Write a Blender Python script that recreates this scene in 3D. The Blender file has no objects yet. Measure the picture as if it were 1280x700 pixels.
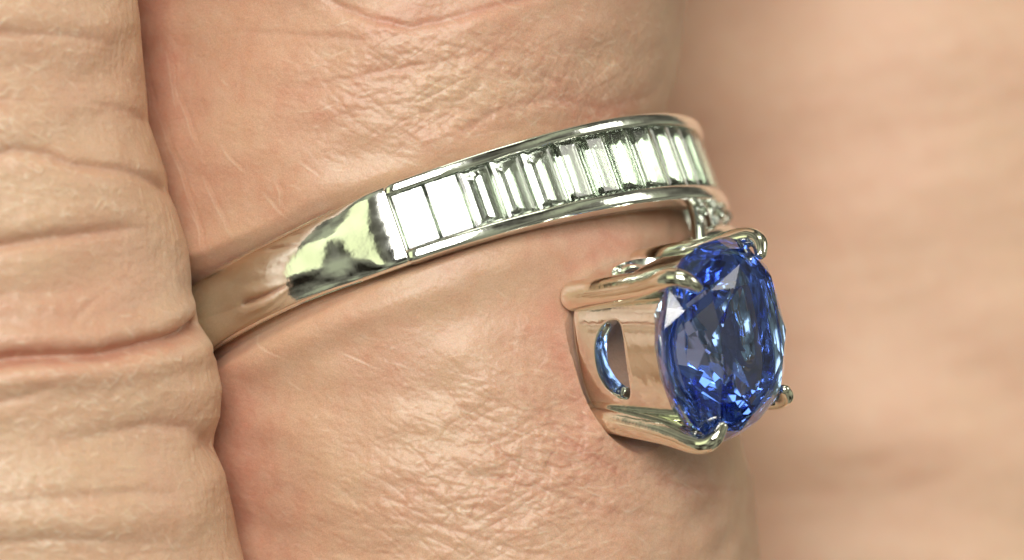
import bpy, bmesh, math, random
import numpy as np
from mathutils import Vector, Matrix

random.seed(7)
rng = np.random.default_rng(11)
U = 2.5e-5            # one design unit in metres (0.025 mm)
sc = bpy.context.scene
COL = sc.collection

# ------------------------------------------------------------------ camera
CAM_D = 5500.0
REF = 5200.0
cam_d = bpy.data.cameras.new("camera")
cam = bpy.data.objects.new("camera", cam_d)
COL.objects.link(cam)
cam.location = (0, -CAM_D * U, 0)
cam.rotation_euler = (math.radians(90), 0, 0)
cam_d.sensor_width = 36.0
cam_d.lens = 36.0 * REF / 1280.0
cam_d.clip_start = 0.01
cam_d.clip_end = 10.0
cam_d.dof.use_dof = True
cam_d.dof.focus_distance = (CAM_D - 330) * U
cam_d.dof.aperture_fstop = cam_d.lens / (125 * U * 1000)
sc.camera = cam

# ------------------------------------------------------------------ light
world = bpy.data.worlds.new("World")
sc.world = world
world.use_nodes = True
wb = world.node_tree.nodes["Background"]
wb.inputs[1].default_value = 0.36
# soft noise patches, added so the metal reflects more than one flat tone
_nt = world.node_tree
_tc = _nt.nodes.new('ShaderNodeTexCoord')
_no = _nt.nodes.new('ShaderNodeTexNoise'); _no.inputs['Scale'].default_value = 2.6
_no.inputs['Detail'].default_value = 2.5; _no.inputs['Roughness'].default_value = 0.5
_cr = _nt.nodes.new('ShaderNodeValToRGB')
_el = _cr.color_ramp.elements
_el[0].position = 0.36; _el[0].color = (0.035, 0.028, 0.02, 1)
_el[1].position = 0.66; _el[1].color = (1.1, 1.16, 0.8, 1)
_e = _el.new(0.50); _e.color = (0.44, 0.42, 0.33, 1)
_nt.links.new(_tc.outputs['Generated'], _no.inputs['Vector'])
_nt.links.new(_no.outputs[0], _cr.inputs[0])
_nt.links.new(_cr.outputs[0], wb.inputs[0])


def lamp(name, direction, dist, sx, sy, radiance, color, aim=(0, 0, 0)):
    ld = bpy.data.lights.new(name, 'AREA')
    ld.shape = 'RECTANGLE'
    ld.size, ld.size_y = sx, sy
    ld.energy = radiance * math.pi * sx * sy
    ld.color = color
    o = bpy.data.objects.new(name, ld)
    d = Vector(direction).normalized()
    o.location = Vector(aim) + d * dist
    o.rotation_euler = d.to_track_quat('Z', 'Y').to_euler()
    COL.objects.link(o)
    return o


lamp("key_lamp", (-0.065, -0.94, 0.34), 0.45, 0.22, 0.20, 14.0, (1.0, 0.97, 0.90))
lamp("side_reflection_fill", (-0.72, -0.69, 0.10), 0.42, 0.16, 0.20, 1.0, (0.90, 0.97, 0.55))  # added light standing in for wall bounce, gives the shank its yellow-green reflection
lamp("top_highlight_fill", (0.10, -0.35, 1.0), 0.45, 0.22, 0.12, 3.0, (0.97, 1.0, 0.80))  # unseen strip added overhead for highlights on the claws
lamp("rim_reflection_fill", (0.95, -0.10, 0.45), 0.45, 0.16, 0.16, 3.0, (1.0, 0.97, 0.86))  # unseen light added at the right for bright reflections in the metal

sc.view_settings.view_transform = 'Standard'
sc.view_settings.look = 'None'
sc.view_settings.exposure = 0.08
sc.view_settings.gamma = 1.0
sc.cycles.max_bounces = 16
sc.cycles.transmission_bounces = 16
sc.cycles.glossy_bounces = 8
sc.cycles.use_denoising = True

# ------------------------------------------------------------------ helpers


def link(name, me, parent=None):
    o = bpy.data.objects.new(name, me)
    COL.objects.link(o)
    if parent is not None:
        o.parent = parent
    return o


def grid_mesh(name, P, close_u=False, close_v=False, smooth=True, cap=False):
    """P: (rows, cols, 3) in design units."""
    nr, nc = P.shape[:2]
    idx = np.arange(nr * nc).reshape(nr, nc)
    r0 = idx if close_v else idx[:-1]
    r1 = np.roll(idx, -1, 0) if close_v else idx[1:]
    if close_u:
        a, b = r0, np.roll(r0, -1, 1)
        d, c = r1, np.roll(r1, -1, 1)
    else:
        a, b, d, c = r0[:, :-1], r0[:, 1:], r1[:, :-1], r1[:, 1:]
    F = np.stack([a, b, c, d], -1).reshape(-1, 4)
    me = bpy.data.meshes.new(name)
    me.vertices.add(nr * nc)
    me.vertices.foreach_set("co", (P.reshape(-1, 3) * U).astype(np.float32).ravel())
    me.loops.add(F.size)
    me.loops.foreach_set("vertex_index", F.ravel().astype(np.int32))
    me.polygons.add(len(F))
    me.polygons.foreach_set("loop_start", (np.arange(len(F)) * 4).astype(np.int32))
    me.polygons.foreach_set("use_smooth", np.full(len(F), smooth))
    me.update()
    me.validate()
    if cap and close_u:
        bm = bmesh.new()
        bm.from_mesh(me)
        bm.verts.ensure_lookup_table()
        for row in (idx[0][::-1], idx[-1]):
            bm.faces.new([bm.verts[int(i)] for i in row])
        bmesh.ops.recalc_face_normals(bm, faces=bm.faces)
        bm.to_mesh(me)
        bm.free()
    return me


def hull_mesh(name, pts, dissolve=True):
    bm = bmesh.new()
    vs = [bm.verts.new(Vector(p) * U) for p in pts]
    bmesh.ops.convex_hull(bm, input=vs)
    loose = [v for v in bm.verts if not v.link_faces]
    bmesh.ops.delete(bm, geom=loose, context='VERTS')
    if dissolve:
        bmesh.ops.dissolve_limit(bm, angle_limit=math.radians(1.2), verts=bm.verts, edges=bm.edges)
    bmesh.ops.recalc_face_normals(bm, faces=bm.faces)
    me = bpy.data.meshes.new(name)
    bm.to_mesh(me)
    bm.free()
    return me


def tube(name, path, radii, sides=14, flat=(1, 1), up=None):
    """swept tube with rounded ends; path list of vectors (design units)"""
    path = [np.array(p, float) for p in path]
    # smooth the path with Catmull-Rom
    pts, rad = [], []
    n = len(path)
    for i in range(n - 1):
        p0 = path[max(i - 1, 0)]; p1 = path[i]; p2 = path[i + 1]; p3 = path[min(i + 2, n - 1)]
        for k in range(6):
            t = k / 6
            q = 0.5 * ((2 * p1) + (-p0 + p2) * t + (2 * p0 - 5 * p1 + 4 * p2 - p3) * t * t + (-p0 + 3 * p1 - 3 * p2 + p3) * t ** 3)
            pts.append(q); rad.append(radii[i] * (1 - t) + radii[i + 1] * t)
    pts.append(path[-1]); rad.append(radii[-1])
    # round caps
    def capped(pts, rad):
        d0 = pts[0] - pts[1]; d0 /= np.linalg.norm(d0)
        d1 = pts[-1] - pts[-2]; d1 /= np.linalg.norm(d1)
        A, RA = [], []
        for a in (88, 65, 40, 18):
            A.append(pts[0] + d0 * rad[0] * math.sin(math.radians(a))); RA.append(rad[0] * math.cos(math.radians(a)))
        B, RB = [], []
        for a in (18, 40, 65, 88):
            B.append(pts[-1] + d1 * rad[-1] * math.sin(math.radians(a))); RB.append(rad[-1] * math.cos(math.radians(a)))
        return A + pts + B, RA + rad + RB
    pts, rad = capped(pts, rad)
    ref = np.array(up if up is not None else (0.13, 0.31, 0.94), float)
    rows = []
    for i, p in enumerate(pts):
        d = pts[min(i + 1, len(pts) - 1)] - pts[max(i - 1, 0)]
        d /= np.linalg.norm(d)
        x = np.cross(d, ref); x /= np.linalg.norm(x)
        y = np.cross(x, d)
        ang = np.linspace(0, 2 * math.pi, sides, endpoint=False)
        rows.append(p + rad[i] * (np.cos(ang)[:, None] * x * flat[0] + np.sin(ang)[:, None] * y * flat[1]))
    return grid_mesh(name, np.array(rows), close_u=True, cap=True)


# ------------------------------------------------------------------ materials
def nodes_of(m):
    m.use_nodes = True
    nt = m.node_tree
    return nt, nt.nodes, nt.links, nt.nodes["Principled BSDF"]


def skin_material(name, base, pink, pale, sss=0.42, gloss=0.31):
    m = bpy.data.materials.new(name)
    nt, N, L, b = nodes_of(m)
    tc = N.new('ShaderNodeTexCoord')
    mp = N.new('ShaderNodeMapping'); mp.inputs['Scale'].default_value = (1000, 1000, 1000)
    L.new(tc.outputs['Object'], mp.inputs[0])

    def noise(scale, detail=4, rough=0.55, src=mp):
        n = N.new('ShaderNodeTexNoise'); n.inputs['Scale'].default_value = scale
        n.inputs['Detail'].default_value = detail; n.inputs['Roughness'].default_value = rough
        L.new(src.outputs[0], n.inputs['Vector']); return n

    def ramp(src, lo, hi):
        r = N.new('ShaderNodeMapRange'); r.inputs[1].default_value = lo; r.inputs[2].default_value = hi
        L.new(src, r.inputs[0]); return r.outputs[0]

    def mix(f, a, c, mode='MIX'):
        x = N.new('ShaderNodeMix'); x.data_type = 'RGBA'; x.blend_type = mode
        if hasattr(f, 'is_output') or not isinstance(f, float): L.new(f, x.inputs[0])
        else: x.inputs[0].default_value = f
        for s, v in ((6, a), (7, c)):
            if isinstance(v, tuple): x.inputs[s].default_value = (*v, 1)
            else: L.new(v, x.inputs[s])
        return x.outputs[2]

    def math_(op, a, c):
        x = N.new('ShaderNodeMath'); x.operation = op; x.use_clamp = False
        for s, v in ((0, a), (1, c)):
            if isinstance(v, (int, float)): x.inputs[s].default_value = v
            else: L.new(v, x.inputs[s])
        return x.outputs[0]

    red = N.new('ShaderNodeAttribute'); red.attribute_name = 'redness_shade'
    dry = N.new('ShaderNodeAttribute'); dry.attribute_name = 'dryness'
    blotch = ramp(noise(0.22, 3).outputs[0], 0.38, 0.68)
    c = mix(blotch, base, tuple(0.6 * p + 0.4 * q for p, q in zip(base, pink)))
    c = mix(math_('MINIMUM', red.outputs['Fac'], 1.0), c, pink)
    fine = ramp(noise(1.6, 5, 0.6).outputs[0], 0.3, 0.7)
    c = mix(math_('MULTIPLY', fine, 0.35), c, pale)
    grain = noise(24, 2, 0.7).outputs[0]
    hs = N.new('ShaderNodeHueSaturation'); L.new(c, hs.inputs['Color'])
    L.new(math_('ADD', math_('MULTIPLY', grain, 0.60), 0.68), hs.inputs['Value'])
    c = mix(math_('MULTIPLY', dry.outputs['Fac'], 0.55), hs.outputs[0], (0.82, 0.70, 0.55))
    L.new(c, b.inputs['Base Color'])
    b.inputs['Subsurface Weight'].default_value = sss
    b.inputs['Subsurface Radius'].default_value = (1.0, 0.42, 0.22)
    b.inputs['Subsurface Scale'].default_value = 0.0009
    b.inputs['Specular IOR Level'].default_value = 0.6
    L.new(math_('ADD', math_('MULTIPLY', grain, 0.25), gloss), b.inputs['Roughness'])
    # fine relief
    vor = N.new('ShaderNodeTexVoronoi'); vor.feature = 'DISTANCE_TO_EDGE'; vor.inputs['Scale'].default_value = 2.6
    warp = N.new('ShaderNodeVectorMath'); warp.operation = 'ADD'
    wn = noise(1.7, 3)
    sub = N.new('ShaderNodeVectorMath'); sub.operation = 'SCALE'; sub.inputs['Scale'].default_value = 0.6
    L.new(wn.outputs['Color'], sub.inputs[0])
    L.new(mp.outputs[0], warp.inputs[0]); L.new(sub.outputs[0], warp.inputs[1])
    L.new(warp.outputs[0], vor.inputs['Vector'])
    vv = ramp(vor.outputs['Distance'], 0.0, 0.10)
    h = math_('ADD', math_('MULTIPLY', vv, 0.12), math_('MULTIPLY', noise(7, 4, 0.65).outputs[0], 0.9))
    h = math_('ADD', h, math_('MULTIPLY', noise(2.2, 3, 0.6).outputs[0], 1.0))
    bp = N.new('ShaderNodeBump'); bp.inputs['Strength'].default_value = 1.0
    bp.inputs['Distance'].default_value = 0.000020
    L.new(h, bp.inputs['Height']); L.new(bp.outputs[0], b.inputs['Normal'])
    return m


def metal_material(name, col, rough=0.06):
    m = bpy.data.materials.new(name)
    nt, N, L, b = nodes_of(m)
    b.inputs['Metallic'].default_value = 1.0
    b.inputs['Base Color'].default_value = (*col, 1)
    tc = N.new('ShaderNodeTexCoord')
    mp = N.new('ShaderNodeMapping'); mp.inputs['Scale'].default_value = (1000, 1000, 1000)
    L.new(tc.outputs['Object'], mp.inputs[0])
    n = N.new('ShaderNodeTexNoise'); n.inputs['Scale'].default_value = 2.5; n.inputs['Detail'].default_value = 6
    L.new(mp.outputs[0], n.inputs['Vector'])
    mr = N.new('ShaderNodeMapRange'); mr.inputs[1].default_value = 0.35; mr.inputs[2].default_value = 0.75
    mr.inputs[3].default_value = rough; mr.inputs[4].default_value = rough + 0.12
    L.new(n.outputs[0], mr.inputs[0]); L.new(mr.outputs[0], b.inputs['Roughness'])
    n2 = N.new('ShaderNodeTexNoise'); n2.inputs['Scale'].default_value = 1.1; n2.inputs['Detail'].default_value = 3
    L.new(mp.outputs[0], n2.inputs['Vector'])
    bp = N.new('ShaderNodeBump'); bp.inputs['Distance'].default_value = 0.000035
    bp.inputs['Strength'].default_value = 0.45
    n3 = N.new('ShaderNodeTexNoise'); n3.inputs['Scale'].default_value = 11; n3.inputs['Detail'].default_value = 4
    ma = N.new('ShaderNodeMath'); ma.operation = 'MULTIPLY_ADD'; ma.inputs[1].default_value = 0.05
    L.new(mp.outputs[0], n3.inputs['Vector']); L.new(n3.outputs[0], ma.inputs[0]); L.new(n2.outputs[0], ma.inputs[2])
    L.new(ma.outputs[0], bp.inputs['Height']); L.new(bp.outputs[0], b.inputs['Normal'])
    return m


def gem_material(name, col, ior, density=None, absorb=None, rough=0.0):
    m = bpy.data.materials.new(name)
    nt, N, L, b = nodes_of(m)
    b.inputs['Transmission Weight'].default_value = 1.0
    b.inputs['Base Color'].default_value = (*col, 1)
    b.inputs['IOR'].default_value = ior
    b.inputs['Roughness'].default_value = rough
    if density:
        ab = N.new('ShaderNodeVolumeAbsorption')
        ab.inputs['Color'].default_value = (*absorb, 1)
        ab.inputs['Density'].default_value = density
        L.new(ab.outputs[0], N['Material Output'].inputs['Volume'])
    return m


SKIN_A = skin_material("finger_skin", (0.615, 0.40, 0.265), (0.56, 0.26, 0.18), (0.67, 0.49, 0.36))
SKIN_B = skin_material("finger_skin_brightened", (0.70, 0.475, 0.335), (0.66, 0.36, 0.26), (0.74, 0.56, 0.42), gloss=0.46)  # far finger's skin painted lighter to make up for weaker lamp light
GOLD = metal_material("white_gold", (0.87, 0.895, 0.84))
GOLD_TIP = metal_material("yellowed_white_gold", (0.88, 0.87, 0.76), 0.05)
SAPPH = gem_material("sapphire_blue", (0.62, 0.80, 1.0), 1.77, 225.0, (0.05, 0.31, 0.95), rough=0.02)
DIAM = gem_material("diamond_clear", (0.62, 0.69, 0.60), 2.0, rough=0.10)

# ------------------------------------------------------------------ ring frame
PHI, TAU = math.radians(19.5), math.radians(9.2)
RU = np.array([math.cos(PHI), 0, math.sin(PHI)])
RV = np.array([-math.sin(PHI) * math.sin(TAU), -math.cos(TAU), math.cos(PHI) * math.sin(TAU)])
RA = np.cross(RU, RV); RA *= np.sign(RA[2])
RC = np.array([-101.0, 0.0, 18.0])
R_OUT, R_IN = 390.0, 356.0


def widen(theta):
    u = min(max((100 - theta) / 75, 0), 1) if theta > -30 else 0
    return 1 + 0.17 * u * u * (3 - 2 * u)


def rp(theta, r, w):
    t = math.radians(theta)
    w = w * widen(theta)
    return RC + r * (math.cos(t) * RU + math.sin(t) * RV) + w * RA


# head frame
E1 = np.array([92.0, 125.0, 46.0]); E1 /= np.linalg.norm(E1)
E2 = np.array([-35.0, -43.0, 190.0]); E2 -= E1 * E1.dot(E2); E2 /= np.linalg.norm(E2)
EN = np.cross(E1, E2)
HG = np.array([258.0, -351.0, -74.0])
H_BASE = -164.0


def hp(a, b, n):
    return HG + a * E1 + b * E2 + n * EN


# ------------------------------------------------------------------ skin relief maps
class Relief:
    """height / redness / dryness maps over an unrolled strip of skin, 1 cell = 1 unit"""

    def __init__(s, s0, s1, z0, z1):
        s.s0, s.z0 = s0, z0
        s.w, s.h = int(s1 - s0), int(z1 - z0)
        s.H = np.zeros((s.h, s.w)); s.R = np.zeros((s.h, s.w)); s.D = np.zeros((s.h, s.w))
        s.S, s.Z = np.meshgrid(np.arange(s.w) + s0, np.arange(s.h) + z0)

    def noise(s, lx, ly, ang=0.0):
        """band-passed gaussian noise, wavelengths lx along ang, ly across"""
        f = np.fft.rfft2(rng.standard_normal((s.h, s.w)))
        fy = np.fft.fftfreq(s.h)[:, None]; fx = np.fft.rfftfreq(s.w)[None]
        c, n = math.cos(ang), math.sin(ang)
        a = (fx * c + fy * n) * lx; b = (-fx * n + fy * c) * ly
        q = np.sqrt(a * a + b * b)
        f *= np.exp(-((q - 0.8) / 0.55) ** 2)
        o = np.fft.irfft2(f, s=(s.h, s.w))
        return o / o.std()

    def stroke(s, pts, width, depth, red=0.0, dry=0.0, fade=True, bulge=0.0):
        if 2 < depth < 14: depth *= 0.55; bulge *= 0.5
        pts = np.array(pts, float)
        m = width * 5 + (width * 6 if bulge else 0)
        x0 = int(max(pts[:, 0].min() - m - s.s0, 0)); x1 = int(min(pts[:, 0].max() + m - s.s0, s.w))
        y0 = int(max(pts[:, 1].min() - m - s.z0, 0)); y1 = int(min(pts[:, 1].max() + m - s.z0, s.h))
        if x1 <= x0 or y1 <= y0: return
        X, Y = s.S[y0:y1, x0:x1], s.Z[y0:y1, x0:x1]
        best = np.full(X.shape, 1e9); tt = np.zeros(X.shape)
        seg = np.linalg.norm(np.diff(pts, axis=0), axis=1); cum = np.concatenate([[0], np.cumsum(seg)]); tot = max(cum[-1], 1e-6)
        for i in range(len(pts) - 1):
            d = pts[i + 1] - pts[i]; l2 = max(d.dot(d), 1e-6)
            t = np.clip(((X - pts[i, 0]) * d[0] + (Y - pts[i, 1]) * d[1]) / l2, 0, 1)
            dd = np.hypot(X - pts[i, 0] - t * d[0], Y - pts[i, 1] - t * d[1])
            k = dd < best
            best[k] = dd[k]; tt[k] = ((cum[i] + t * seg[i]) / tot)[k]
        amp = np.sin(np.pi * np.clip(tt, 0.02, 0.98)) ** 0.6 if fade is True else (1.0 if fade is False else np.clip((1 - tt) * 2.2, 0, 1) if fade == 'end' else np.clip(tt * 2.2, 0, 1))
        g = np.exp(-(best / width) ** 2) * amp
        s.H[y0:y1, x0:x1] -= depth * g
        if bulge:
            s.H[y0:y1, x0:x1] += bulge * np.exp(-((best - width * 3.2) / (width * 2.4)) ** 2) * amp
        if red:
            s.R[y0:y1, x0:x1] += red * np.exp(-(best / (width * 2.0)) ** 2) * amp
        if dry:
            s.D[y0:y1, x0:x1] = np.maximum(s.D[y0:y1, x0:x1], dry * np.clip(g, 0, 1))

    def blob(s, x, z, rx, rz, ang=0.0):
        c, n = math.cos(ang), math.sin(ang)
        a = ((s.S - x) * c + (s.Z - z) * n) / rx; b = (-(s.S - x) * n + (s.Z - z) * c) / rz
        return np.exp(-(a * a + b * b))

    def sample(s, A, S, Z):
        x = np.clip(S - s.s0, 0, s.w - 1.001); y = np.clip(Z - s.z0, 0, s.h - 1.001)
        xi, yi = x.astype(int), y.astype(int); fx, fy = x - xi, y - yi
        return (A[yi, xi] * (1 - fx) * (1 - fy) + A[yi, xi + 1] * fx * (1 - fy)
                + A[yi + 1, xi] * (1 - fx) * fy + A[yi + 1, xi + 1] * fx * fy)


def spacing(lo, a, b, hi, step, coarse):
    return np.concatenate([np.linspace(lo, a, coarse, endpoint=False),
                           np.arange(a, b, step), np.linspace(b, hi, coarse)])


# ---- ring finger ------------------------------------------------------------
RF = 366.0


def axis_x(z):
    return -85 - 43 * np.tanh((z + 140) / 120.0)


def front(px, py):
    """photograph coordinates -> (arc position, height) on the ring finger"""
    z = (350 - py) * 1.0
    x = (px - 640) * 1.0
    y = 0
    for _ in range(4):
        k = (y + CAM_D) / REF
        v = np.clip(((px - 640) * k - axis_x((350 - py) * k)) / RF, -0.999, 0.999)
        y = -RF * math.sqrt(1 - v * v)
    return (RF * math.asin(v), (350 - py) * k)


rel = Relief(-760, 760, -470, 470)
S, Z = rel.S, rel.Z
# long soft undulation
rel.H += rel.noise(420, 200) * 3.0 + rel.noise(120, 60, 0.15) * 1.1
# net of fine skin lines, stronger over the two creased patches
c1 = front(560, 110); c2 = front(650, 590); c3 = front(760, 100)
zone = np.clip(1.0 * rel.blob(*c1, 150, 75, -0.05) + 1.0 * rel.blob(*c2, 230, 110, 0.35) + .55 * rel.blob(*c3, 110, 60), 0, 1)
for ang, lx, ly, amp in ((-0.55, 120, 27, 1.5), (0.50, 110, 24, 1.2), (-0.15, 70, 14, 0.5), (1.2, 120, 34, .8)):
    n = rel.noise(lx, ly, ang)
    ridge = np.exp(-(n / 0.30) ** 2)
    rel.H -= ridge * amp * (0.04 + 0.66 * zone)
    rel.H += np.clip(n, -1, 2) * 0.22 * (0.2 + 1.6 * zone)
rel.H += rel.noise(14, 9, -0.3) * (0.05 + 0.25 * zone)
# main folds
F = lambda L: [front(*p) for p in L]
rel.stroke(F([(395, -12), (425, 8), (465, 24), (512, 34), (560, 25), (610, 10), (680, -8)]), 5, 4.5, red=.5, fade=False, bulge=2)
rel.stroke(F([(300, 40), (380, 45), (450, 50), (520, 40)]), 5, 2.5, red=.2)
rel.stroke(F([(560, 175), (630, 135), (700, 116), (770, 122), (850, 104)]), 5, 3.5, red=.5, bulge=2)
rel.stroke(F([(640, 60), (690, 90), (740, 108)]), 5, 2.6, red=.2)
rel.stroke(F([(380, 110), (470, 90), (560, 75), (640, 60)]), 4, 2.2, red=.2)
rel.stroke(F([(560, 490), (600, 540), (650, 590), (700, 625)]), 5, 3.0, red=.25, bulge=1)
rel.stroke(F([(500, 560), (560, 590), (640, 600), (760, 640), (860, 650)]), 5, 2.6, red=.2)
rel.stroke(F([(640, 470), (680, 520), (720, 560), (790, 600)]), 4, 2.2, red=.3)
rel.stroke(F([(480, 640), (560, 660), (650, 690), (720, 700)]), 4, 2.4, red=.2)
rel.stroke(F([(790, 470 + 110), (850, 610), (930, 615)]), 5, 2.5, red=.3)
# long pale parallel scratches toward the left side
for a, b in (((200, 60), (214, 150)), ((214, 128), (262, 300)), ((232, 110), (262, 190)), ((262, 215), (300, 305)), ((285, 180), (312, 218)),
             ((205, 235), (238, 300)), ((330, 240), (366, 280)), ((372, 200), (402, 222)), ((300, 415), (360, 450)), ((420, 440), (470, 462)),
             ((345, 225), (352, 262)), ((243, 250), (268, 330)), ((190, 110), (204, 200)), ((222, 60), (236, 140))):
    mid = ((a[0] + b[0]) / 2 + random.uniform(-4, 4), (a[1] + b[1]) / 2 + random.uniform(-3, 3))
    rel.stroke(F([a, mid, b]), 1.0, -0.4, dry=.6)
    rel.stroke(F([(a[0] + 5, a[1]), (mid[0] + 5, mid[1]), (b[0] + 5, b[1])]), 2.0, .5)
# dry flecks following the creases
for i in range(800):
    if random.random() < 0.94:
        c = random.choice((c1, c2, c2, c3)); x = c[0] + random.gauss(0, 95); z = c[1] + random.gauss(0, 52)
    else:
        x = random.uniform(-420, 420); z = random.uniform(-380, 380)
    a = random.choice((-0.45, 0.35, -0.2, 0.1)) + random.gauss(0, 0.22)
    l = random.uniform(3, 15); cu = random.uniform(-2, 2)
    rel.stroke([(x - l * math.cos(a), z - l * math.sin(a)), (x, z + cu), (x + l * math.cos(a), z + l * math.sin(a))],
               random.uniform(0.7, 1.2), -random.uniform(.1, .6), dry=random.uniform(.15, .7))
# reddish places; base tone and leftward ramp also paint in shading falloff
for px, py, rx, rz, a in ((200, 60, 60, 160, .7), (300, 560, 90, 150, .55), (700, 480, 60, 110, .55), (820, 590, 140, 40, .45), (420, 120, 90, 60, .2),
                          (800, 120, 110, 40, .4), (720, 20, 120, 40, .3), (520, 0, 60, 24, .5), (300, 600, 60, 100, .3), (760, 290, 90, 26, .6)):
    rel.R += a * rel.blob(*front(px, py), rx, rz)
rel.R = np.clip(rel.R * 0.9 + 0.26 + 0.30 * np.clip((-S - 150) / 250, 0, 1) + rel.noise(160, 110) * 0.08 + rel.noise(30, 24) * .04, 0, 1)

al = np.radians(np.concatenate([np.linspace(-180, -88, 24, endpoint=False), np.arange(-88, 96, 0.225), np.linspace(96, 180, 22, endpoint=False)]))
zz = spacing(-1500, -400, 400, 1380, 1.45, 26)
AL, ZZ = np.meshgrid(al, zz)
sarc = RF * AL
H = rel.sample(rel.H, sarc, ZZ)
fadev = np.clip((440 - np.abs(ZZ)) / 60, 0, 1) * np.clip((700 - np.abs(sarc)) / 80, 0, 1)
H = H * fadev
RR = rel.sample(rel.R, sarc, ZZ) * fadev
DD = rel.sample(rel.D, sarc, ZZ) * fadev
tip = np.clip((ZZ - 1030) / 350, 0, 1)
rad = RF * np.sqrt(np.clip(1 - tip ** 2, 1e-4, 1)) + 12 * np.exp(-((ZZ - 330) / 160) ** 2) * 0 + H
# the flesh swells a little beyond the ring
P = np.stack([axis_x(ZZ) + rad * np.sin(AL) * (1 + 0.16 * np.clip(-np.sin(AL), 0, 1) ** 4), -rad * np.cos(AL) * 1.0, ZZ], -1)
# press the skin under the band: keep its distance from the ring axis inside the ring
rel_p = P - RC
wv = rel_p @ RA
ax = rel_p - wv[..., None] * RA
dist = np.linalg.norm(ax, axis=-1)
# a gentle waist on the outer side, worn in by the ring
mk = np.clip((P[..., 0] + 90) / 260, 0, 1); mk = mk * mk * (3 - 2 * mk)
waist = 46 * mk * np.exp(-((wv - 20) / 150) ** 2) * (wv > -20) + 46 * mk * np.exp(-((wv - 20) / 70) ** 2) * (wv <= -20)
aw = np.abs(wv + 4)
lim = 351 + np.clip(aw - 46 - 7 * np.clip(P[..., 0] / 200, 0, 1), 0, None) * (1.25 - 0.80 * np.clip((P[..., 0] - wv * 0.33 + 60) / 200, 0, 1) * (wv > 0)) + np.clip(aw - 75, 0, None) ** 1.4 * 0.3
soft = 3.0
softv = soft + 14 * mk * (wv > 0)
dd_ = (dist - waist) - lim
newd = dist - waist - softv * np.log1p(np.exp(np.clip(dd_ / softv, -30, 30)))
bulge = (2 + 5 * (wv < 0) * (1 - mk)) * np.exp(-((aw - 84) / 20) ** 2)
P = RC + wv[..., None] * RA + ax * ((newd + bulge) / np.maximum(dist, 1))[..., None]
# press the skin under the head
q = P - HG
qa, qb, qn = q @ E1, q @ E2, q @ EN
lat = ((np.abs(qa) / 88) ** 2.7 + (np.abs(qb) / 102) ** 2.7) ** (1 / 2.7)
limn = H_BASE - 6 + np.clip(qa + 50, 0, None) * 0.5 + np.clip(lat - 0.99, 0, None) * 150
over = np.where(lat < 2.2, np.clip(qn - limn, 0, None), 0) * (qn < 60) 
P = P - over[..., None] * EN
RR = np.clip(RR + 0.45 * np.exp(-((lat - 1.12) / 0.16) ** 2) * (np.abs(qn) < 260) * (qn < -60), 0, 1)


def attr(me, name, vals):
    a = me.attributes.new(name, 'FLOAT', 'POINT')
    a.data.foreach_set("value", vals.astype(np.float32).ravel())


def join_to(parts, name, mats):
    """join several grids into one skin mesh"""
    V, Fc, R_, D_, off = [], [], [], [], 0
    for (Pg, r_, d_, closed) in parts:
        nr, nc = Pg.shape[:2]
        idx = np.arange(nr * nc).reshape(nr, nc) + off
        a, b = idx[:-1], np.roll(idx[:-1], -1, 1); d, c = idx[1:], np.roll(idx[1:], -1, 1)
        if not closed: a, b, c, d = a[:, :-1], b[:, :-1], c[:, :-1], d[:, :-1]
        Fc.append(np.stack([a, b, c, d], -1).reshape(-1, 4)); V.append(Pg.reshape(-1, 3))
        R_.append(r_.ravel()); D_.append(d_.ravel()); off += nr * nc
    V = np.concatenate(V); Fc = np.concatenate(Fc)
    me = bpy.data.meshes.new(name)
    me.vertices.add(len(V)); me.vertices.foreach_set("co", (V * U).astype(np.float32).ravel())
    me.loops.add(Fc.size); me.loops.foreach_set("vertex_index", Fc.ravel().astype(np.int32))
    me.polygons.add(len(Fc)); me.polygons.foreach_set("loop_start", (np.arange(len(Fc)) * 4).astype(np.int32))
    me.polygons.foreach_set("use_smooth", np.full(len(Fc), True))
    me.update()
    attr(me, 'redness_shade', np.concatenate(R_)); attr(me, 'dryness', np.concatenate(D_))
    for m in mats: me.materials.append(m)
    ncount = [(p_[0].shape[0] - 1) * p_[0].shape[1] for p_ in parts]
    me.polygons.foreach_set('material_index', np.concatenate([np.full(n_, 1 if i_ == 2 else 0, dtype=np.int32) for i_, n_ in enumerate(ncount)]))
    return me


skin_parts = [(P, RR, DD, True)]

# ---- near finger at the left ------------------------------------------------
LX, LY = -745.0, -320.0
EDGE = np.array([(-900, 60), (-60, 166), (0, 172), (60, 178), (120, 184), (152, 186), (185, 198), (215, 208), (240, 211), (262, 221), (300, 233), (345, 240),
                 (385, 241), (402, 244), (425, 258), (450, 271), (485, 277), (520, 276), (545, 268), (557, 266), (570, 270), (600, 281), (640, 294), (700, 305), (800, 312), (1600, 330)], float)


def left_edge(py):
    return np.interp(py, EDGE[:, 0], EDGE[:, 1]) - 640


lrel = Relief(-420, 620, -470, 470)
LA = 350.0


def lf(px, py):
    x = px - 640.0
    a = left_edge(py) - LX
    v = np.clip((x - LX) / a, -1, 0.9999)
    return (LA * math.asin(v), 350.0 - py)


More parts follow.
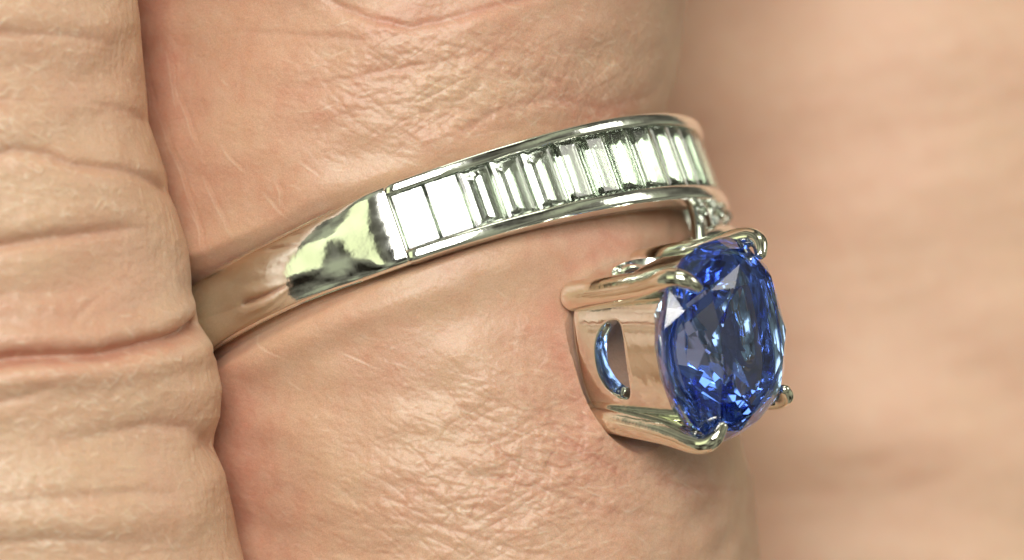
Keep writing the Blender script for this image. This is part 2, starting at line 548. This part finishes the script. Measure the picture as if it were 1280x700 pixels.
G_ = lambda L: [lf(*p) for p in L]
lrel.H += lrel.noise(500, 120) * 2.6 + lrel.noise(160, 60, 0.1) * 0.9
for ang, lx, ly, amp in ((0.35, 110, 20, .6), (-0.45, 80, 15, .45), (0.0, 60, 10, .5), (1.35, 90, 20, .3)):
    n = lrel.noise(lx, ly, ang)
    lrel.H -= np.exp(-(n / 0.32) ** 2) * amp * 0.28
    lrel.H += n * 0.12
lrel.H += lrel.noise(12, 8) * 0.08
lrel.stroke(G_([(-140, 330), (-60, 322), (0, 316), (55, 304), (110, 296), (170, 288), (205, 290)]), 7, 11, red=.5, fade='end', bulge=6)
lrel.stroke(G_([(-140, 225), (-60, 215), (0, 210), (40, 194), (75, 200), (110, 213), (160, 217), (212, 238)]), 6, 8, red=.4, fade=False, bulge=4)
lrel.stroke(G_([(-140, 140), (-60, 138), (0, 140), (40, 134), (80, 140)]), 6, 5, red=.3, fade='end', bulge=3)
lrel.stroke(G_([(110, 128), (150, 140), (186, 152)]), 6, 4, red=.3, fade='in', bulge=2)
lrel.stroke(G_([(-140, 455), (-60, 452), (0, 451), (40, 444), (75, 442), (140, 440), (190, 428), (235, 416), (246, 402)]), 7, 15, red=.9, fade=False, bulge=9)
lrel.stroke(G_([(-80, 372), (0, 372), (50, 366), (120, 362), (180, 345)]), 12, 6, red=.1, fade='end', bulge=4)
lrel.stroke(G_([(-80, 500), (0, 500), (60, 488), (110, 470)]), 5, 4, red=.2, fade='end', bulge=2)
lrel.stroke(G_([(20, 530), (60, 545), (120, 540), (200, 525), (240, 530), (266, 556)]), 8, 6, red=.35, fade='in', bulge=4)
lrel.stroke(G_([(-80, 620), (0, 616), (90, 612), (180, 606), (240, 612)]), 8, 5, red=.2, fade=True, bulge=3)
lrel.stroke(G_([(-80, 668), (0, 664), (90, 660), (200, 668)]), 6, 4, red=.2, fade=True, bulge=2)
lrel.stroke(G_([(-80, 60), (0, 56), (90, 54), (160, 62)]), 6, 3.5, red=.3, bulge=2)
lrel.stroke(G_([(95, 410), (125, 380), (150, 362)]), 4, 3, red=.1)
for i in range(1000):
    cx, cy, sx, sy = random.choice(((30, 90, 40, 60), (30, 170, 40, 30), (60, 250, 60, 30), (90, 660, 70, 20), (40, 605, 40, 12), (140, 480, 60, 40), (120, 350, 100, 300), (60, 30, 60, 30)))
    x, z = lf(random.gauss(cx, sx), random.gauss(cy, sy))
    a = random.choice((-0.3, 0.45, 0.0, -0.7)) + random.gauss(0, .2); l = random.uniform(3, 13)
    lrel.stroke([(x - l * math.cos(a), z - l * math.sin(a)), (x, z + random.uniform(-2, 2)), (x + l * math.cos(a), z + l * math.sin(a))],
                random.uniform(.9, 1.7), -random.uniform(.3, .9), dry=random.uniform(.2, .8))
for px, py, rx, rz, a in ((60, 390, 130, 45, .55), (20, 430, 100, 22, .35), (190, 340, 60, 200, .12), (60, 130, 90, 50, .12), (230, 640, 40, 120, .25)):
    lrel.R += a * lrel.blob(*lf(px, py), rx, rz)
lrel.R = np.clip(lrel.R + lrel.noise(120, 90) * .06 - .05, 0, 1)

al = np.radians(np.concatenate([np.linspace(-180, -30, 30, endpoint=False), np.arange(-30, 118, 0.28), np.linspace(118, 180, 16, endpoint=False)]))
zz = spacing(-1500, -400, 400, 1280, 1.7, 26)
AL, ZZ = np.meshgrid(al, zz)
sarc = LA * AL
fadev = np.clip((440 - np.abs(ZZ)) / 60, 0, 1) * np.clip((600 - sarc) / 80, 0, 1) * np.clip((sarc + 400) / 80, 0, 1)
H = lrel.sample(lrel.H, sarc, ZZ) * fadev
lw = np.clip(np.sin(AL), 0, 1) ** 3 * (np.cos(AL) > -0.8)
edge_fine = left_edge(350 - ZZ)
ks = np.exp(-np.linspace(-2.5, 2.5, 121) ** 2); ks /= ks.sum()
coarse_edge = np.interp(ZZ[:, 0], [-1500, -400, -350, -100, 0, 110, 200, 350, 900], [-315, -330, -336, -366, -396, -410, -446, -466, -520])
a_ = (coarse_edge[:, None] * (1 - lw) + edge_fine * lw) - LX
tip = np.clip((ZZ - 900) / 380, 0, 1)
k_ = np.sqrt(np.clip(1 - tip ** 2, 1e-4, 1))
ca = np.cos(AL)
b_ = np.where(ca > 0, 235.0, 350.0)
nx, ny = np.sin(AL) / np.maximum(a_, 1), -ca / b_
nl = np.hypot(nx, ny)
P2 = np.stack([LX + a_ * np.sin(AL) * k_ + H * nx / nl, LY - b_ * ca * k_ + H * ny / nl, ZZ], -1)
skin_parts.append((P2, lrel.sample(lrel.R, sarc, ZZ) * fadev, lrel.sample(lrel.D, sarc, ZZ) * fadev, True))

# ---- far finger at the right, well behind -----------------------------------
brel = Relief(-1000, 1000, -620, 620)
brel.H += brel.noise(500, 260) * 6 + brel.noise(360, 200, -0.35) * 1.1 + brel.noise(110, 50, .2) * 0.4
brel.R = np.clip(0.12 + brel.noise(420, 300) * 0.06 + 0.30 * brel.blob(300, 400, 200, 120) + .55 * brel.blob(-400, 0, 260, 700), 0, 1)  # pink patches, plus some of the near finger's shade painted along the left
al = np.radians(np.concatenate([np.linspace(-180, -100, 14, endpoint=False), np.arange(-100, 100, 0.6), np.linspace(100, 180, 14, endpoint=False)]))
zz = spacing(-1700, -560, 560, 1500, 4, 16)
AL, ZZ = np.meshgrid(al, zz)
BR = 600.0
sarc = BR * AL
fadev = np.clip((600 - np.abs(ZZ)) / 60, 0, 1)
tip = np.clip((ZZ - 950) / 550, 0, 1)
rad = (BR * np.sqrt(np.clip(1 - tip ** 2, 1e-4, 1)) + brel.sample(brel.H, sarc, ZZ) * fadev)
P3 = np.stack([600 + rad * np.sin(AL) + 0.02 * ZZ, 1250 - rad * np.cos(AL), ZZ], -1)
skin_parts.append((P3, brel.sample(brel.R, sarc, ZZ), np.zeros_like(ZZ), True))

# ---- the palm the three fingers grow from, below the picture ----------------
t = np.linspace(0.02, math.pi - 0.02, 40)[:, None]; f = np.linspace(0, 2 * math.pi, 64, endpoint=False)[None]
se = lambda v, e: np.sign(v) * np.abs(v) ** e
P4 = np.stack([-60 + 1150 * np.sin(t) ** 0.6 * se(np.cos(f), .8), 480 + 1150 * np.sin(t) ** 0.6 * se(np.sin(f), .8), -2600 - 1400 * np.cos(t) * np.ones_like(f)], -1)
skin_parts.append((P4, np.full(P4.shape[:2], .2), np.zeros(P4.shape[:2]), True))

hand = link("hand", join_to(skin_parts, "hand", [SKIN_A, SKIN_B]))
hand["label"] = "bare hand with three wrinkled fingers side by side, the middle one wearing the ring"
hand["category"] = "hand"

# ------------------------------------------------------------------ THE RING
ring = bpy.data.objects.new("ring", None)
COL.objects.link(ring)
ring.empty_display_size = 0.005
ring["label"] = "white gold ring with oval blue sapphire and a row of baguette diamonds on middle finger"
ring["category"] = "ring"


def add(name, me, mat, parent=ring):
    me.materials.append(mat)
    return link(name, me, parent)


def sstep(a, b, x):
    t = min(max((x - a) / (b - a), 0), 1)
    return t * t * (3 - 2 * t)


# --- band: domed shank going round the finger, opening into the stone channel
T0, T1 = -24.0, 93.4         # channel range
rows = []
ths = np.concatenate([np.arange(T0 - 4, 88, 1.5), np.arange(88, 130, 0.4), np.arange(130, 306, 2.0)])
for th in ths:
    ch = 1 - sstep(92.0, 93.0, th)            # 1 inside the channel
    half = 44.5 + 6.3 * (1 - sstep(94, 119, th)) - 3 * sstep(135, 220, th)
    dome = 9 + 3 * sstep(93, 105, th)
    scoop = 2.5 * math.exp(-((th - 104) / 3.8) ** 2)
    lift = 2.0 * (1 - sstep(95, 101, th))
    pr = []
    ws = np.concatenate([np.linspace(-1, -0.9, 5), np.linspace(-0.8, 0.8, 25), np.linspace(0.9, 1, 5)])
    for u in ws:
        top = R_OUT - 3 + lift - dome * abs(u) ** 2.4 * (1 - 0.85 * (1 - sstep(96, 106, th))) - scoop * math.cos(u * 1.2 + 0.25)
        edge = 1 - math.sqrt(max(0, 1 - max(0, (abs(u) - 0.88) / 0.12) ** 2))
        top -= 6 * edge
        floor = 352.0
        inside = 1 if abs(u) < 0.84 else 0
        r = top * (1 - ch) + (floor if inside else top - 8) * ch
        pr.append((u * half, r))
    wi = half - 1.0
    pr += [(half, 370), (wi, R_IN + 2), (wi - 5, R_IN - 1), (wi * .4, R_IN - 3), (-wi * .4, R_IN - 3), (-(wi - 5), R_IN - 1), (-wi, R_IN + 2), (-half, 370)]
    # bypass: the far arm slides down towards the head
    off = -40 * sstep(225, 300, th)
    rows.append([rp(th, r, w + off) for w, r in pr])
band = add("band", grid_mesh("band", np.array(rows), close_u=True, cap=True), GOLD)

# --- two channel rails
def rail(sign):
    rows = []
    for th in np.arange(T0 - 3, 98.6, 1.0):
        k = 1 - 0.98 * sstep(92.1, 96.6, th)
        bot = (9 if sign < 0 else 7)
        c = sign * (42.5 + (1 if sign < 0 else 0) - 7 * (1 - k)); hw = (7.2 if sign > 0 else 8.2)
        prof = []
        r_top = R_OUT + 2.0
        for a in np.linspace(0, math.pi, 15):
            ca, sa = math.cos(a), math.sin(a)
            prof.append((c + hw * np.sign(ca) * abs(ca) ** 0.62, r_top - 6 + 6 * sa ** 0.62 * k - 12 * (1 - k)))
        prof += [(c - hw, 366), (c - hw, 352), (c + hw, 352), (c + hw, 366)]
        rows.append([rp(th, r, w) for w, r in prof])
    return grid_mesh("channel_rail", np.array(rows), close_u=True, cap=True)


for s in (1, -1):
    add("channel_rail", rail(s), GOLD)

# --- end plate of the channel beyond the limb of the finger
add("end_plate", tube("end_plate", [rp(T0 - 3, 383, -44), rp(T0 - 4, 388, 0), rp(T0 - 3, 383, 44)], [10, 11, 10]), GOLD)

# --- baguette diamonds
N_BAG = 18
step = (T1 - 0.6 - T0) / N_BAG
for i in range(N_BAG):
    tm = T1 - 0.6 - step * (i + 0.5)
    wj = 0 if i < 2 else random.uniform(-0.5, 0.5)
    hw_ = step / 2 * math.radians(1) * 384 - 0.75 - abs(wj)
    L = 35.6 * widen(tm)
    tilt = 0 if i < 2 else random.uniform(-0.12, 0.12)
    tilt2 = 0 if i < 2 else random.uniform(-0.09, 0.09)
    t = math.radians(tm)
    rad_ = math.cos(t) * RU + math.sin(t) * RV
    tan_ = -math.sin(t) * RU + math.cos(t) * RV
    rad2 = rad_ + tilt * tan_ + tilt2 * RA; rad2 /= np.linalg.norm(rad2)
    tan2 = tan_ - rad2 * tan_.dot(rad2); tan2 /= np.linalg.norm(tan2)
    o = RC + rad_ * 382.5
    def q_(a, w, h): return o + tan2 * a + RA * w + rad2 * h
    pts = []
    tb = (0.93, 0.96) if i < 2 else (0.62, 0.86)
    for (fa, fw, h) in ((tb[0], tb[1], 2.6), ((1 + tb[0]) / 2, (1 + tb[1]) / 2, 1.7), (1.0, 1.0, 0), (1.0, 1.0, -2.5), (.78, .9, -10), (.42, .76, -19), (.03, .62, -26)):
        for sa in (-1, 1):
            for sw in (-1, 1):
                pts.append(q_(sa * fa * hw_, sw * fw * L, h))
    add("baguette_diamond", hull_mesh("baguette_diamond", pts), DIAM)

# --- head: basket wall with windows, four claws, girdle seat
def sup(phi, e=2.7):
    c, s_ = math.cos(phi), math.sin(phi)
    return (abs(c) ** e + abs(s_) ** e) ** (-1 / e)


def basket():
    """cushion-shaped wall; every side is a patch laid round its own rounded window"""
    bm = bmesh.new()
    WT, HD, HT, Q = 0.37, 0.50, 0.16, math.pi / 4
    angs = set(np.linspace(0, 2 * math.pi, 96, endpoint=False).round(9))
    for cx, cy in ((Q, 1 - WT), (-Q, 1 - WT), (-Q, -WT), (Q, -WT)):
        angs.add(round(math.atan2(cy, cx) % (2 * math.pi), 9))
    angs = sorted(angs)
    NS = 12

    def wall(ph, t):
        k = sup(ph)
        A_ = 84 + 14 * t ** 1.3; B_ = 98 + 10 * t ** 1.3
        rim = -5 * max(0, 1 - t / 0.06) ** 2
        n = H_BASE + (-6 - H_BASE) * t - t ** 3 * 12 * (math.cos(2 * ph) ** 2)
        return Vector(hp((A_ + rim) * k * math.cos(ph), (B_ + rim) * k * math.sin(ph), n)) * U
    for side in range(4):
        rowsv = []
        for a in angs:
            c, n_ = math.cos(a), math.sin(a)
            ks_ = []
            if abs(c) > 1e-9: ks_.append(Q / abs(c))
            if n_ > 1e-9: ks_.append((1 - WT) / n_)
            if n_ < -1e-9: ks_.append(WT / -n_)
            ko = min(ks_); od, ot = ko * c, ko * n_ + WT
            # inner outline
            uu, vv = c / HD, n_ / HT
            q = (abs(uu) ** 2.7 + abs(vv) ** 2.7) ** (1 / 2.7)
            u, v = uu / q, vv / q
            idd = u * HD; itt = WT + v * HT * (1 - .2 * u * u) + 0.05 * u * u - 0.02 * u
            rowsv.append([bm.verts.new(wall(side * math.pi / 2 + idd + (od - idd) * (m / NS), max(0.0, min(1.0, itt + (ot - itt) * (m / NS))))) for m in range(NS + 1)])
        n = len(angs)
        for i in range(n):
            for m in range(NS):
                bm.faces.new((rowsv[i][m], rowsv[i][m + 1], rowsv[(i + 1) % n][m + 1], rowsv[(i + 1) % n][m]))
    bmesh.ops.remove_doubles(bm, verts=bm.verts, dist=0.4 * U)
    bmesh.ops.recalc_face_normals(bm, faces=bm.faces)
    for f_ in bm.faces: f_.smooth = True
    me = bpy.data.meshes.new("basket")
    bm.to_mesh(me); bm.free()
    return me


bk = add("basket", basket(), GOLD)
so = bk.modifiers.new("solid", 'SOLIDIFY'); so.thickness = 23 * U; so.offset = -1
be = bk.modifiers.new("bev", 'BEVEL'); be.width = 1.0 * U; be.segments = 2; be.angle_limit = math.radians(55); be.limit_method = 'ANGLE'

CLAWS = ((-1, 1), (1, 1), (-1, -1), (1, -1))
for sa, sb in CLAWS:
    path = [hp(sa * 66, sb * 78, H_BASE + 6), hp(sa * 71, sb * 85, -110), hp(sa * 79, sb * 94, -50), hp(sa * 87, sb * 104, -8),
            hp(sa * 89, sb * 106, 12), hp(sa * 84, sb * 100, 25), hp(sa * 74, sb * 89, 31)]
    add("claw", tube("claw", path, [20, 19, 17, 14.5, 12, 10.5, 7.5], sides=20), GOLD_TIP, bk)

# --- sapphire
def ringpts(scale, n, cnt, rot=0.0, e=2.5):
    o = []
    for i in range(cnt):
        p = 2 * math.pi * (i + rot) / cnt
        k = sup(p, e)
        o.append(hp(121 * scale * k * math.cos(p), 124 * scale * k * math.sin(p), n))
    return o


pts = (ringpts(.58, 46, 8, .3) + ringpts(.75, 38, 8, .8) + ringpts(.90, 22, 16, .5) + ringpts(.99, 4, 16, .5) + ringpts(1.0, 2, 16, 0) + ringpts(1.0, -2, 16, 0) +
       ringpts(.84, -27, 16, .5) + ringpts(.62, -52, 16, 0) + ringpts(.38, -72, 16, .5) + ringpts(.17, -87, 8, 0) + [hp(0, 0, -92)])
sapphire = add("sapphire", hull_mesh("sapphire", pts, dissolve=True), SAPPH, bk)

# --- support arm, posts and beads between the channel and the head
arm = add("support_arm", tube("support_arm", [rp(-75, 372, -46), rp(-35, 374, -60), rp(-5, 374, -74), rp(14, 368, -84), rp(28, 352, -98)], [16, 16, 15, 13, 10]), GOLD)
for (t0, w0, t1, w1, r0) in ((20, -44, 26, -112, 12), (8, -44, 12, -104, 11)):
    add("neck", tube("neck", [rp(t0, 370, w0), rp((t0 + t1) / 2, 366, (w0 + w1) / 2), rp(t1, 362, w1)], [r0, r0 * .75, r0 * 1.25], up=(1, 0.2, 0)), GOLD, arm)
for th, w, rr in ((3, -60, 9), (14, -62, 9), (24, -64, 8)):
    c = rp(th, 382 - (2 if w < -80 else 0), w)
    me = hull_mesh("accent_stone", [c + rr * np.array([math.cos(a) * math.cos(b_), math.sin(a) * math.cos(b_), math.sin(b_)])
                                    for b_ in (-1.2, -.5, .15, .8, 1.4) for a in np.linspace(0, 6.28, 9)[:-1] + b_], dissolve=False)
    add("accent_stone", me, DIAM, arm)
